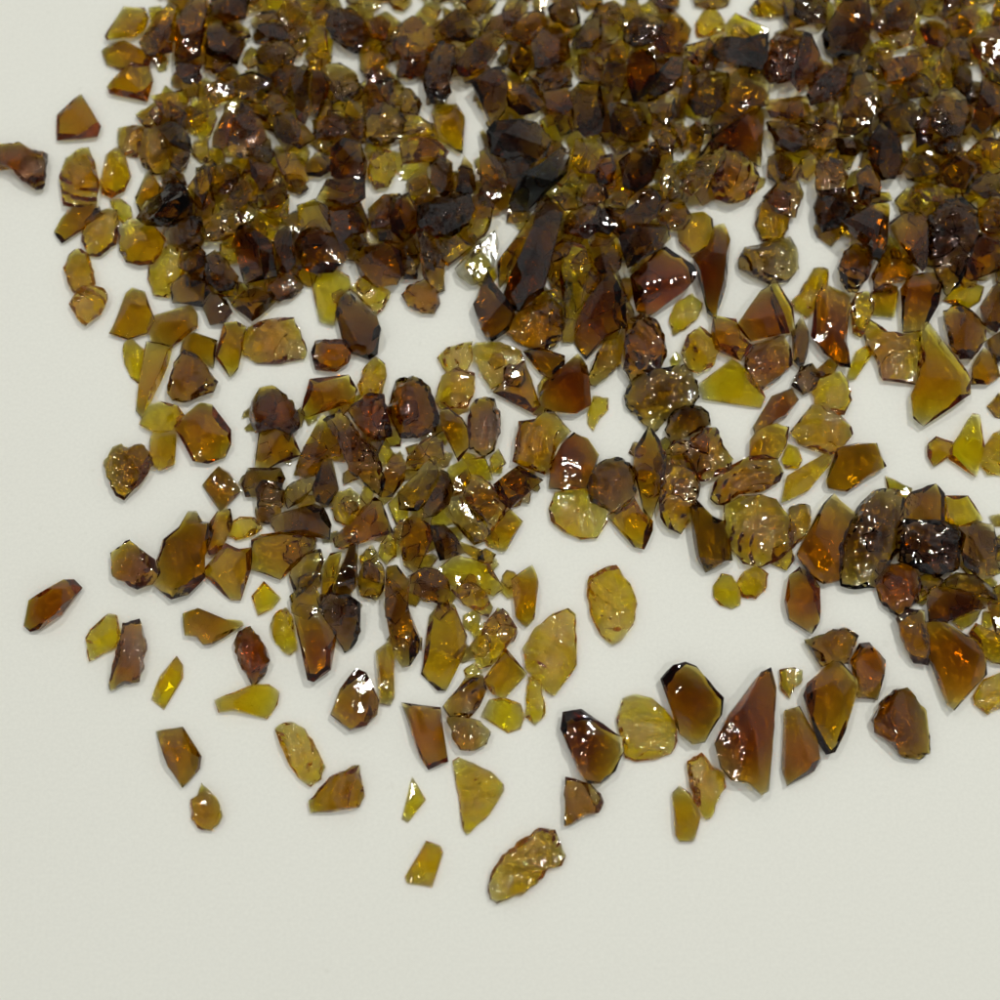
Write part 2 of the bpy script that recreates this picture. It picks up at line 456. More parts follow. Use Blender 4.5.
def to_mesh(bm, name, material, shift=Vector((0, 0, 0))):
    for v in bm.verts:
        v.co = (v.co + shift) * MM
    me = bpy.data.meshes.new(name)
    bm.to_mesh(me)
    bm.free()
    me.materials.append(material)
    return me
WORLD_STR = 0.46
LAMPS = [
    ('ceiling_lamp', (-0.40, 0.62, 1.45), 0.09, 0.09, 3.4),
    ('ceiling_lamp', (0.55, 0.60, 1.45), 0.10, 0.10, 7.6),
    ('ceiling_lamp', (0.10, 0.25, 1.60), 0.07, 0.07, 1.8),
    ('ceiling_lamp', (-0.75, -0.25, 1.45), 0.09, 0.09, 1.8),
    ('ceiling_lamp', (0.70, -0.45, 1.45), 0.09, 0.09, 3.0),
]
CHIPS = """
#0 0
a s =flat amber kite-shaped glass chip with a grey sloping edge, lying alone above the left cluster:29,57 40,46.5 44,52 49.5,62 48,67.5 28.5,69 28,66
b k =gnarled brown and yellow glass chip cut off by the left picture edge:-8,73 4,71.5 10,71 17,75 23,76 22,91 18,94 12,90 7,84 1,82 -6,84
a c:30,88 33,79 39,75 44,74 47,81 49,92 48,101 40,103 32,102
y s:51,84 53,78 57,74 61,73.5 63,82 65,88 62,95 56,98.5 51,96 50,90
a s:53,18 60,5 62,3.5 72,4.5 74,9 72,15 68,18 60,20 54,19.5
a s:51,25 56,20.5 62,20 67,24 75,27 74,32 65,32 60,34 53,31
a s:54,43 64,34 66,31 74,33 76,40 73,50 65,49 55,46
a s:70,21 78,6 84,1 88,2 87,12 86,26 78,28 73,27
b s:86,28 88,10 94,1 102,-1 104,8 102,22 100,28 92,31 87,30
a s:75,47 86,46 92,43 94,50 91,59 84,60 79,54
a c:68,57 74,52 79,50 81,58 79,63 73,64
a c:59,64 66,62 72,63 71,73 68,78 61,76 59,72
b k:72,64 80,62 84,70 86,78 84,85 78,86 71,82 69,73
g s:79,64 85,61 91,63 95,69 96,76 91,74 85,72
d s:88,76 95,76 93,82 89,85 85,82
b s:70,93 73,86 76,87 80,93 79,100 75,104 70,106 68,100
d k:80,89 84,86 88,89 92,95 96,101 94,108 86,112 78,110 74,104 80,97
b s:92,95 98,86 104,83 106,90 104,98 101,105 97,101
b k:88,30 95,28 101,30 100,38 96,43 92,42 88,36
y c:93,56 98,50 103,53 103,62 98,66 94,64
#0 200
b s:27,15 34,4 42,2 49,3 50,8 44,12 38,17 31,20.5 28,18
a k:41,20 43,11 48,6 53,4 58,5 59,13 57,21 50,27 44,26.5
a k =orange amber glass chip with sparkling rough face, touching a paler one just below it:32,34 35,27 39,24.5 44,27 46,34 47.5,42 42,44 37,46 34,42
a c =yellow amber rounded glass chip just below an orange one, at the left cluster's edge:35,52 41,45 47,43.5 52,45 53.5,50 50,57 46,61 43,62.5 39,59
a s:59,14 64,10 73,9 76,13 82,19 80,26 76,31 70,32 63,30 60,25
y s:55,0 60,-1 65,3 66,8 62,12 57,7
a s:55,66 58,57 63,47 66,44 72,46 76,54 77,60 73,66 64,69 58,68
b s:76,58 86,54 95,52.5 98,57 98,63 93,68 85,73 76,70 74,64
y s:62,72 65,69 69,71 72,75 71,82 69,91 65,88 62.5,82
a s:73,71 86,73 82,86 77,96 71,108 68,104 70,90
b k:84,96 88,80 92,75 99,78 104,84 108,90 106,95 100,97 92,100 86,99
b s:91,70 97,66 103,67 108,70 107,77 106,83 99,79 90,76
y k:75,32 80,25 86,22 90,25 92,36 86,42 84,48 77,47 74,39
d k:82,16 88,11 96,8 101,10 101,20 96,24 88,22 84,20
g s:89,26 97,21 103,27 102,34 95,37 89,33
d s:85,42 90,38 97,35 103,38 105,46 101,52 92,52 86,50
d s:67,6 72,-2 82,-4 94,-2 95,4 88,10 80,12 72,10
#0 400
b k =heart-shaped brown amber glass chip with crackled face, standing apart beside a small amber block:52,32 57,24 61,22 65,24 70,22 74,26 76,32 71,40 62,49 58,47 54,38
a s:75.5,19 77,16 88,16 88.5,22 87,32 80,35 76,32
y s:70,12 74,3 80,1 88,3 92,8 89,13 84,16 77,16
a s:88,14 96,6 100,2 106,3 110,9 115,15 115,22 112,28 104,31 97,30 93,24
b k:56,77 61,74 65,70.5 70,75 77,80 79,86 76,92 69,94.5 62,91 57,88
b s:79,80 82,70 90,64 94,57 98,56.5 101,62 105,62 106,68 102,78 102,88 94,96 86,98.5 78,92 80,87
a s =long brown amber glass sliver slanting up to the right, alone by the left edge:12,108 15,100 22,95 31,90 36,90 40,94 38,98 30,107 20,114 15,115 12,112
#0 600
y c =bright yellow glass chip leaning on a tall brown one near the left edge:43,19 45,15 50,10 54,7 58,8 60,18 58,23 50,27.5 45,30 43,24
b k =tall brown glass chip touching a bright yellow one near the left edge:61,12 64,10.5 69,10 70,16 72.5,22 71,34 69,40 62,41 55,44.5 54,42 57,30 60,20
y s =small slanted yellow leaf-shaped glass chip alone on the white surface, lower left:76,46 80,38 86,30 88,28.5 91,33 91,39 86,46 82,54 79,52 76,49
b s =smooth brown amber parallelogram glass chip above the lowest left chip:78,66 91,64 94,67 98,73 100,78 99,84 91,93 89,91 84,83
b s =brown glass chip like a tilted wedge with pale underside, pointing right:92,7 100,4.5 113,10 120,10.5 121,12.5 117,15 106,21.5 102,22 99,18 93,17.5
#200 600
y k =small bright yellow oval glass chip left of a large rusty one:35,13 38,7 43,4 46,9 47,17 48,24 45,27 41,25 37,19
r s:47,7 50,3 57,4 62,8 68,16 67,22 65,34 57,40 54,39 51,28
d k:60,4 66,-2 74,-2 80,2 80,15 77,21 72,25 69,20 64,12
r k =orange brown lozenge glass chip with sparkling face, standing just above a flat yellow one:17,22 19,16 25,13.5 28,17 32,22 34.5,30 32,37 26,42 24,39 19,30
y s =flat yellow amber glass chip lying crosswise, widening to the right, below the orange lozenge:8,50 11,47.5 20,44 27,42.5 34,42.5 39,46 38,52 33,59 30,58 25,56 17,55 10,56
y c =large yellow amber oval glass chip with rippled face, alone lower left of centre:38,65 40,63 46,61.5 52,65 56,70 59,77 62,83 60,89 55,92.5 49,88 44,80 41,72
a c =fan-shaped amber glass chip with square tip pointing left, below the rippled oval chip:55,100 60,94 66,88 74,84 79,83 81,90 81.5,98 79,103 66,105 56,106
b s =dark brown peaked glass chip left of a slim amber stick-like chip:66,57 70,45 75,38 78,35 83,37 86,43 89,50 88,57 83,62 75,64.5 70,60
a s =slim upright amber stick-like glass chip right of a dark brown peaked one:88,26 91,22 95,20.5 97,25 96,34 97,38 97,48 95,52 90,51 89,42
b s:92,2 98,-2 104,4 108,12 110,20 109,26 105,32 101,33 97,26 94,14
#150 750
a k =small amber glass chip with pointed top, the lowest of the far left chips:20.5,25 24,23 26,17 29,21 34,26 36,33 31,40 24,38.5 21,34
#390 750
y s =small flat yellow glass sliver alone, left of the half-moon yellow chip:6,34 9,20 11,14 17,22 17.5,25 13,32 9,36
y s =small squarish yellow glass chip with white glint, near the bottom centre-left:8,63 12,58 18,46 25,48.5 26,52 22,62 21,68 9,66
y c =large yellow half-moon glass chip with straight left side, alone below the cluster:32,6 35,4.5 41,7 50,11 56,17 56.5,20 54,25 50,31 43,37 39,41.5 37,39 36,28 34.5,16
a k =largest lone amber glass chip at the bottom, long, ridged and slanting upward right:50,70 52,60 60,50 67,45 74,40 82,40.5 84,45 87,53 85,58 79,59 76,64 67,71 54,76 51,74
#550 750
b c =small brown and amber glass chip flaring right, just under a big brown one:8,14 10,13.5 20,17 25,22 26.5,26 24,31 17,33 11,37 7.5,37.5
y k =yellow rough glass chip left of the big rust blade, touching a slim amber one:69,6 76,2 81,8 87,12 87.5,19 83,26 81,33 78,34 75,30 72,24 70,17
a s =slim amber glass chip lying against the lower left of a rough yellow one:61.5,22 65,18.5 70,22 73,28 75.5,33 74,40 72,45 65,45 63,42 63,32
#400 600
a s =large smooth upright amber oval glass chip with grey rim at the cluster's lower edge:11,36 13,23 15,8 20,2 27,3 31,10 33,18 32,26 28,36 23,44 19,44 12,38
y c =large yellow amber glass chip with rippled lower half, standing clear at centre:62,24 68,14 76,8 84,5 87.5,8 88,20 88,32 84,38 78,46 76,46.5 70,42 63,34
y k:38,30 40,18 44,10 49,4 54,8 58,14 56,20 51,26 46,32 40,34
a s:42,40 48,30 53,25 58,31 63,37 58,44 52,49 46,46
b c:22,53 28,46 32,40 41,38 43,45 39,54 34,59 25,58
b k:24,59 33,58 40,61 45,66 43,72 37,75 30,74.5 27,70
y s:41,58 45,50 52,49 60,52 62,58 60,64 54,66 47,63
y k =slim bright yellow upright glass chip under the large rippled yellow one:64,39 67,38 71,42 72,50 72.5,57 68,62 63,58 64,48
y k:32,35 37,32 41,36 38,40 33,39
r s =two-toned glass chip, yellow left side and rust brown right, below the cluster:1,52 5,52 14,55 20,54.5 22,60 23,70 23.5,80 14,84 10,78 5,65
b s =large brown glass chip with pale left flank, touching a rippled yellow one:82,57 91,55.5 98,59 103,64 110,69 111,76 107,85 100,91 94,91 89,84 84,74 81,65
#600 600
y c =rippled yellow glass chip with grey rim between two large brown ones:9,60 12,50 18,48 26,50 31,56 37,61 38,70 35,76 28,79 18,80 13,78 11,70
b s =large brown glass chip with yellow lower right corner, right of the rippled yellow one:31,40 37,33.5 43,32 48,34 55,43 61,49 60,57 52,70 46,71 40,66 35,55
r s =biggest rust brown blade-shaped glass chip, pointed at the top, in the open lower right:58,72 65,58 72,48 80,38 85,35.5 87.5,45 86,70 84,94 80,96 73,90 66,89 61,83
a k =tiny amber crumb of glass right of the tip of the rust blade:90,35 95,34 101,35 101,40 97,43 95,49 91,45
r s =rust brown upright oval glass chip right of the big rust blade:93,56 100,54 104,60 109,70 110.5,80 107,85 100,90 94,92 92,85
#800 600
b k =pale amber rough glass chip topping the trio in the lower right:3,20 12,17 22,14 29,18 28,22 24,32 18,31 11,33 7,28
r s =rust brown squarish glass chip, right-hand one of the lower right trio:26,30 30,22 35,21.5 41,26 43,30 41,42 39,49 29,48 27,40
b s =large brown kite-shaped glass chip with dark top, pointing down, in the lower right trio:4,42 12,34 16,31.5 20,32 24,36 29,42 27,50 22,62 17,75 13,76 9,70 5,56 2,48
b k =brown lumpy glass chip standing alone at the lower right:37,60 42,50 49,45 54,44.5 59,50 63,56 64,68 65,76 60,79 51,78 46,71 38,66
b k:48,10 54,5 62,6 63,14 65,26 64,32 57,31 52,22
a s:85,17 88,12 94,15 103,19 103,32 96,31 88,25
r s:63,12 70,10.5 78,14 86,20 92,30 92.5,37 84,45 77,54 74,51 68,38 65,28
y c =yellow glass chip cut off by the right picture edge, lowest along that edge:87,48 92,40 98,37 104,35 104,52 98,54 94,57 88,52
b s:94,2 100,-4 104,0 103,16 98,17 95,10
b s:64,2 66,-6 78,-6 88,-2 92,4 84,6 74,11 65,10
y k:75,4 83,3 91,4 88,10 81,15 76,10
#800 400
b s =brown amber six-sided glass chip standing alone, below the ridged amber ones at right:14,40 17,30 19,24 28,23 32,21 38,22 41,27 42.5,33 36,38 24,45 15,43
r s:-1,77 6,65 12,53 17,48 21,50 28,58 23,70 21,80 20,89 12,91 5,86
g k:20,74 25,62 31,52 37,46 44,45 50,46 52,50 52,62 50,74 42,86 38,92 28,93 21,91 20,82
b s:52,60 53,50 56,46 62,43 68,42 72,47 73,58 72,61
d k:50,72 52,60 62,61 73,61 79,63 80,76 79,84 68,88 58,84 50,80
y s:43,38 46,38 56,44 55,48 52,50 44,44
y s:73,48 84,48 87,53 91,60 85,62 80,64 73,61
d s:79,64 88,61 96,63 98,72 97,80 100,86 90,90 82,82 79,72
b s:96,70 103,66 103,80 97,80
r k:38,90 44,83 52,81 58,85 60,92 59,100 50,108 42,102
b s:60,88 66,86 72,90 68,95 61,98
d s:73,90 79,86 88,88 97,95 98,100 85,98 75,95
a s =small pinkish amber glass chip left of the yellow arrowhead chip:64,22 68,18.5 76,21 76,27 70,32 67,33 64,28
y s =yellow amber arrowhead-shaped glass chip pointing up, near the right edge:75,25 80,16 86,7.5 89.5,8 91,18 92,24 91,31 90,35 88,38 80,34 75,29
y c:92,24 97,17 103,14 104,37 94,37 91,33
a k:0,52 5,53 6,60 3,68 -4,74 -6,66 -5,54
r s:-5,88 0,84 6,88 10,94 10.5,103 10,110 6,116 1,114 -5,109 -7,100
b s:95,58 100,57 103,60 103,63 97,63
b s:94,3 100,-4 103,2 103,9 98,8
a c:0,10 6,3 12,2 18,6 24,12 26,17 22,22 15,27 8,25 0,22 -4,16
y s:-1,34 8,29 14,26 15,31 10,38 4,45 -4,49 -9,51 -9,46 -6,38
#600 400
r s:77,13 80,6 86,-2 96,-6 99,0 93,8 86,12 78,16
a s:75,30 75.5,20 80,14 88,12 94,14 93,22 89,29 80,30
y s:91,30 94,22 99,24 101,30 99,34 93,34
a c:63,53 70,49 80,48 88,50 94,58 97,65 95,74 88,80 80,83 72,81 66,74 63,64
a c:56,49 58,41 66,33 74,29 82,28 88,30 91,36 89,41 80,46 70,47 63,52 59,52
g s =grey-brown crescent glass chip left of a large orange amber one, pale at its foot:45,52 48,49 51,52 56,57 62,60 63,70 66,79 60,83 53,85 49,78 46,66
y k:86,74 95,72 97,80 93,85 86,82
a c:30,36 33,28 40,27 45,30 50,42 49,48 44,56 45,60 40,66 34,63 30,58 29,46
b s:18,24 22,19 25,13 30,20 33,30 32,42 29,52 26,58 22,54 19,44 17,33
a k:32,27 38,20 46,20 52,14 58,14 61,22 66,29 65,34 59,37 54,40 50,40 47,34 43,28 36,28
d k:33,14 36,6 42,2.5 50,3 54,6 55,12 50,15 44,18 36,21
a s:4,58 10,55 17,49 20,55 26,60 26,65 22,74 17,73 12,68
d k:0,31 8,28 13,30 17,34 18,44 16,50 9,56 2,52 -4,50 -6,42 -3,34
y s =yellow oval glass chip touching a rougher yellow one in the gap right of centre:57,93 61,87 66,88 70,94 70,102 66,104 60,102 57,98
y k =small rough yellow glass chip touching the upper right of a yellow oval:69,91 72,86 78,83 84,87 83,93 78,99 71,98
y c =large bright yellow upright leaf-shaped glass chip alone in the central gap:-5,89 -1,87 4,84 8,83.5 11,88 16,95 18,102 16,112 11,119 6,121.5 1,117 -4,108 -6,98
#400 400
a c:57,30 58,18 60,11 68,10 72,6.5 77,7 82,12 85,16 80,20 77,26 76,33 72,36 64,33
r s:75,43 76,32 81,22 87,16.5 94,19 99,27 98,34 96,42 84,44
y c:75,54 78,46 84,44 92,44 98,50 102,54 103,60 98,68 90,69 83,66 76,60
b s:47,42 52,37 59,33 66,36 71,40 68,44 62,49 55,54 50,50
a s:45,66 50,58 55,55 61,61 59,66 53,75 49,75.5 46,71
y s:24,34 32,30 42,28.5 45,34 46,40 40,41 34,40 31,46 26,47
g s:22,56 26,49 32,46 34,54 42,60 45,66 42,70 37,72 32,67 27,62
^r k:32,48 34,41 36,38 41,39 47,45 53,51 52,57 47,63 42,58 36,54
d s:19,33 24,37 26.5,45 24,52 18,57 11,58 12,52 16,46 19,40
^g s:-1,46 10,34 18,28 19,38 14,50 9,55 0,54
b k:35,24 34,12 36,2 40,-1 47,0 50,6 50,16 47,25 42,28 37,24
y s:19,1 26,-3 34,-2 34,5 29,7 22,4
b s:20,6 24,4 31,9 34,14 35,22 32,28 29,30 25,22 21,14
y k =small bright yellow glass chip alone in a white gap above centre:94,6 97,-2 104,-1 104,5 100,9 97,15 94,11
r s:2,62 6,58 14,62 16,70 13,78 8,86 2,82 0,72
d s:14,62 22,62 28,68 32,76 26,78 20,80 16,72
y s:20,84 28,78 36,79 44,82 49,88 51,94 46,98 40,95 34,91 28,93 24,92
b s:5,96 6,88 12,84 19,85 24,90 25,98 20,102
a c:26,95 31,91 38,92 43,96 46,103 44,108 38,106 32,102
b s:28,70 34,72 41,75 42,80 38,80 31,75
b s:4,28 10,21 16,18 21,20 22,30 16,28 9,35 3,34
b k:-6,5 -3,-8 0,-12 8,-12 14,-8 17,0 19,8 17,15 8,18 0,18
a s =upright amber glass chip with pointed top, alone right of the lower cluster:56,90 60,86 66,83 69,92 69,103 67,109 63,113 58,108 56,100
#200 400
b k:25,9 26,0 30,-6 36,-7.5 42,-4 46,0 49,7 49,13 45,17 38,14 31,15 28,16
b s:29,28 30,16 38,13 45,15 48,22 50,27 42,30 34,34 28,33
g s:21,42 24,34 30,33 40,34 42,39 40,45 33,44 30,48 23,48
b s:1,42 4,37 9,33 14,36 20,45 17,49 13,52 10,55 5,48
a k:3,68 5,62 9,56 15,55 16,62 13,70 9,76 5,77 3,73
y k:15,62 20,58.5 27,59 31,64 26,68 18,70 14,68
a s:1,86 7,78 13,72 20,75 25,74 25,84 23,92 20,99 15,99 8,93
a s:26,70 30,67 40,66 56,68 57,73 50,78 44,86 40,89 30,86 26,84
d s:34,59 40,56 54,54 57,52 62,55 65,62 64,69 56,69 48,66 38,65
d k:28,45 32,41 41,42 42,48 40,56 35,61 30,60 29,54
g s:41,48 46,41 56,38 58,42 54,47 50,51 44,54
a s:47,36 50,27 55,17 61,8 65,10 70,17 70,27 62,29 58,35 52,37
b k:62,10 70,5 74,8 80,18 88,24 90,30 92,40 90,47 82,41 75,35 72,27 68,18
r k:74,5 79,0 84,-3 92,-2 94,8 96,18 90,20 84,18 79,13
a s:51,6 52,-3 55,-10 74,-12 78,-5 76,1 66,4 54,8
d s:58,36 62,28 66,30 69,38 69,44 64,52 58,50 56,44
a k:67,47 75,44 80,48 82,52 78,58 73,62 68,60 66,54
a s:67,69 72,64 78,58 84,52 87,49 90,51 94,62 96,66 88,68 80,70 72,74 68,73
y k:84,22 92,18 97,27 90,33 86,28
b s:90,40 95,30 100,26 103,32 102,40 96,48 91,48
y s:94,52 100,46 104,50 104,62 98,62 95,58
g k:45,88 48,80 54,77 60,75 62,80 60,88 55,93 48,99
a s:60,100 62,82 65,77 71,76 70,84 66,96
y c:90,72 95,66 98,70 98,78 93,82 89,77
y s:80,78 86,72 88,76 84,80 81,83
b k:79,90 82,81 88,79 92,84 92,94 88,100 81,98
^d s:66,96 69,86 73,75 77,65 79,68 79,82 78,92 74,98
b s:92,95 93,83 98,82 104,90 104,104 98,112 93,108
b s:45,98 50,94 57,93 60,98 60,104 54,110 46,106
b k:61,98 67,96 72,98 78,100 80,105 76,108 66,106 60,103
y s =small yellow five-sided glass chip above the bright yellow oval, left of the lower cluster:26,98 32,91 36,95 40,99 36,104 29,107.5
#200 200
a c:21,70 24,64 33,60 46,59 50,68 52.5,75 51,79 40,81 28,81 22,77
a s:9,72 12,62 18,61 23,64 20,74 19,84 15,88 10,82 8,78
r k =rounded rust brown glass chip with white glints, alone left of a dark striped one:56,76 58,70 66,69.5 73,70 76,75 74,81 68,85 58,84
d s:68,56 70,49 74,45 82,51 88,58 90,64 88,75 84,78 75,75 71,68 69,62
y c:79,92 83,83 88,78.5 92,82 93,88 91,96 87,103 82,103
y s:22,11 25,4.5 32,7 38,9 40,14 36,20 30,17 24,14
b s:35,20 40,12 45,14 47,22 48,32 44,36 38,34 36,26
b s:16,22 20,13 26,14 34,20 36,30 38,37 32,39 22,40 19,30
^d s:30,25 36,22 38,30 38,37 32,39 30,32
y k:0,12 8,8 12,5 19,6 21,11 18,17 10,20 2,20 -2,17
d k:3,30 8,26 13,30 19,38 16,44 10,46 4,42
d s:1,52 6,46 13,50 16,56 12,61 5,62
b s:16,52 22,45 28,44 36,47 38,50 32,56 26,60 20,56
r k:37,40 44,36 49,38 51,43 46,48 40,50 34,47 35,42
b s:48,22 52,17 60,15 68,17 74,24 72,30 66,35 58,36 52,34
b s:59,0 68,-2 80,0 84,10 82,16 76,17 70,22 66,14 62,8
a s:48,0 57,-2 63,3 68,12 66,17 56,16 50,17 48,10
y s:55,36 64,33 74,38 75,44 70,48 68,56 67,62 60,60 58,50
b s:77,28 84,24 94,22 100,26 102,36 98,41 88,42 80,36
y k:75,44 80,40 88,42 95,46 92,53 88,57 82,52
d s:76,18 81,16 83,20 80,26 76,24
d s:89,14 98,13 104,18 104,22 98,21 90,21
r k:84,4 92,-3 100,-3 100,10 92,14 86,14
y s:35,4 38,-3 44,-4 44,8 38,9
y k:10,22 16,21 20,30 15,32 10,27
#200 0
a s:-1,2 4,0 6,6 4,14 -1,18
d s:4,13 10,9 18,14 22,20 18,30 10,30 3,26
d s:5,-2 20,-4 25,0 22,8 12,9 5,6
g k:25,10 30,6 38,6 42,12 36,13 28,14
d s:26,15 34,12 42,14 47,20 40,22 32,20 27,19
d k:28,24 34,20 42,20 48,26 46,32 36,33 29,31
a s:40,8 48,4 56,7 58,14 52,18 46,14
y s:54,16 58,12 63,14 64,25 60,30 54,24
y c:45,18 52,15 54,21 50,27 46,24
d k:63,12 66,6 76,4 82,9 84,16 78,24 72,22 66,18
a k:80,24 86,20 92,23 93,32 88,38 84,40 80,34
g s:93,18 100,16 104,20 104,30 96,29 93,24
r s:82,10 90,8 95,10 93,20 86,18 82,14
a k:2,26 8,24 14,27 16,34 8,37 2,33
a s:2,45 10,40 18,40 19,47 12,51 6,52
d s:18,40 26,37 36,40 34,46 28,50 20,48
b s:36,38 42,32 50,33 48,42 42,48 38,44
r s:55,36 61,36 66,42 62,52 58,58 55,50
^d s:46,40 52,34 56,36 56,52 52,60 48,58
g k:60,34 70,31 78,36 80,44 74,52 68,50 64,42
y s:0,50 5,49 8,58 5,66 0,70 -4,62
b s:20,52 30,51 35,55 33,61 26,58 19,57
b k:17,60 24,56 30,60 33,68 28,76 20,78 14,74
^r s:6,68 13,54 19,60 16,70 11,74 6,72
a c:32,52 38,48 46,52 49,58 44,61 36,58
g s:37,60 46,58 50,64 49,70 42,74 38,68
b k:56,60 66,57 73,60 74,66 68,70 58,69
y s:57,70 68,69 72,71 64,74 58,73
b s:72,50 80,54 82,62 80,72 75,74 73,62
g k:82,58 88,52 96,52 103,60 100,68 90,72 83,70
b s:66,76 72,70 80,72 83,80 82,88 74,92 66,88
y k:84,80 90,74 96,76 98,84 94,93 88,94 84,88
d s:52,82 58,76 66,78 66,85 60,88 53,87
b s:60,96 64,90 72,91 82,90 82,98 74,104 66,100 58,99
r s:25,80 32,79 38,84 36,90 30,95 26,88
y s:14,100 18,92 24,86 28,92 24,100 18,106
a s:38,78 46,76 52,80 54,90 50,93 44,92 40,86
d s:44,90 52,90 54,94 50,97 44,95
b k:8,84 14,80 20,84 19,92 12,97 6,92
g s:0,84 6,79 8,82 4,92 -1,100
g k:26,74 34,72 38,77 34,82 28,80
b s:26,98 34,94 42,92 44,100 38,104 30,104
a s:84,40 90,36 96,40 94,50 86,52 82,46
g k:88,44 94,40 102,42 103,50 94,52
#400 0
a s:0,14 6,8 13,7 17,14 18,22 12,27 2,29 -3,24
r s:0,30 8,28 14,27 13,36 6,39 0,38
g s:18,15 25,8 31,2 36,6 41,13 38,18 32,21 24,20
a s:28,33 32,26 38,20 48,16 52,20 46,28 42,34 34,38 30,37
d k:14,30 20,22 27,26 28,34 24,40 26,46 22,51 15,50 12,42 13,36
b s:53,36 60,39 67,46 72,52 68,56 60,57 54,52
^d s:36,42 44,36 52,34 54,44 52,54 46,61 42,52
b k:42,15 46,8 56,5 61,2 60,10 56,16 50,17
r s:57,12 63,7 72,6 74,14 70,20 62,22 56,18
g s:53,20 60,22 66,26 65,32 60,38 54,33
b c:64,38 72,33 84,32 86,38 80,45 70,46
^b s=shiny brown glass chip with the largest white glint, near the top centre:66,22 72,14 80,13 84,18 85,27 78,34 68,34
r s:72,46 84,44 86,54 82,58 74,56
a s:70,60 78,57 84,60 86,66 80,70 72,66
r s:90,38 89,28 93,27 102,34 103,42 98,42
g s:85,44 90,40 100,44 102,58 100,68 92,69 87,62
g s:88,18 94,10 101,6 101,18 96,24 88,24
d k:74,4 82,-2 88,2 90,10 84,12 76,9
d s:44,66 48,60 58,62 68,62 75,70 72,78 64,82 54,80 46,76
a s:40,76 44,74 52,84 54,92 46,94 40,90
d s:40,66 42,65 46,74 52,86 48,86 43,78
r s:51,82 60,80 66,82 62,92 56,94 52,90
a s:16,56 20,52 28,52 32,58 32,68 31,76 26,73 20,70
a s:0,70 8,68 18,70 24,76 22,80 12,82 2,82
y c:0,58 8,57 16,62 17,68 8,68 0,67
g k:0,44 5,44 11,52 9,57 0,56
d k:15,82 20,78 26,82 27,92 22,98 16,92
d s:29,84 32,77 36,82 38,94 34,99 28,96
b s:3,92 12,86 16,92 14,97 6,98
b s:40,96 46,89 54,94 56,100 50,104 40,102
a s:86,80 88,70 100,69 102,78 98,86 90,86
y s:80,95 86,88 91,92 86,98 82,100
b k:88,98 94,92 102,92 104,100 96,104
^z s=long blackish glass chip with cold glints, slanting above the big dark blade:55,100 60,90 70,84 80,74 84,78 83,86 74,96 64,104 57,104
#400 200
r s:-3,0 4,-4 8,4 8,14 2,20 -4,16 -5,8
a k:36,0 42,-2 47,4 44,14 38,20 34,16
d k:9,2 20,-2 34,-3 37,4 34,12 26,18 14,18 9,12
a s:20,20 28,18 36,22 30,28 24,32 19,28
r k:9,18 14,16 20,20 20,26 22,34 22,42 18,44 12,38 10,28
d k:0,24 6,20 10,28 8,38 2,38 -2,30
r k:1,47 5,42 12,39 18,44 19.5,51 17,56 11,56 4,52
w s=nearly colourless clear glass chip beside the big dark blade, unlike the amber ones:28,34 32,28 40,20 47,16 49,22 47,32 42,40 36,42 30,38
b s:49,30 56,20 62,12 70,3 73,4 66,14 58,26 54,38 50,42
^p s=longest and darkest purple-brown blade of glass, standing upright at the pile's lower edge:52,46 56,36 62,24 68,8 73,1 78,3 81,7 80,16 76,28 74,36 72,44 66,50 60,54 55,52
d s:37,52 40,42 44,36 46,42 52,50 57,57 54,64 46,70 41,64
a k:54,66 58,58 66,52 74,47 80,54 82,62 80,70 74,75 66,74 58,70
y s:80,38 82,28 86,22 92,24 98,34 99,44 92,52 87,56 82,50
y s:73,46 78,44 82,50 82,54 76,50
r s:88,68 89,58 95,48 103,40 108,42 112,52 113,62 104,66 94,76 90,72
a s:47,96 55,86 62,80 66,90 70,102 66,106 56,102
a k:36,74 39,71 50,71 60,75 62,80 56,88 46,94 42,88
b s:62,76 70,74 82,78 82,82 76,90 70,86
r s:72,92 80,84 89,77 93,84 95,94 95,102 88,106 74,105 70,100
y c:19,79 24,74 36,71 36,80 33,86 24,86 20,82
y k:18,100 21,88 29,84 37,87 37,96 33,104 20,104
r k:82,8 92,2 100,4 100,16 94,20 84,16
r s:75,32 76,24 82,18 88,20 84,28
#600 200
b s:-6,20 2,17 8,18 11,26 10,34 6,38 0,40 -3,32
g s:10,20 14,15 22,12 33,12 35,18 30,24 22,30 14,34 11,28
r s:16,38 22,32 30,25 34,24 40,28 46,34 47,40 42,46 34,52 24,58 19,54 17,46
g s:5,34 8,36 18,56 15,58 10,48
b c:13,66 15,60 22,57 28,60 32,68 33,78 30,84 22,86 16,90 12,84 13,74
b k:-6,90 -2,78 4,68 11,64 12,74 10,82 4,88 -2,92
^g k=broad rough grey-brown glass chip directly below and right of an orange-brown upright oval one:13,97 16,90 25,86 42,82 48,90 49,98 44,103 34,108 27,115 19,108 14,102
b s:47,28 54,23 57,14 62,12 65,20 63,32 63,42 60,54 58,58 54,54 50,40
a s:39,12 44,7 52,5.5 56,9 57,18 52,25 46,26 40,20
y k:35,60 38,52 46,47 51,52 49,58 43,64 37,67 36,64
a k:41,76 44,68 50,63.5 56,68 59,74 57,82 50,86 44,84
y s:35,80 38,76 41,79 39,83 36,83
a s:56,66 57,58 62,58 68,60 70,68 76,72 70,80 64,78 58,74
y s=bright yellow flat four-sided glass chip, corner up, left of a rust crackled one:50,92 57,86 66,80 70,82 74,90 82,98 80,103 70,102 52,99
r s:69,62 74,54 80,46 85,43 88,50 92,62 94,66 86,69 76,70
a s:84,44 87,39 92,46 96,54 97,64 93,67 88,58
r k:73,78 78,72 92,68 95,74 96,82 90,88 80,95 76,90 73,84
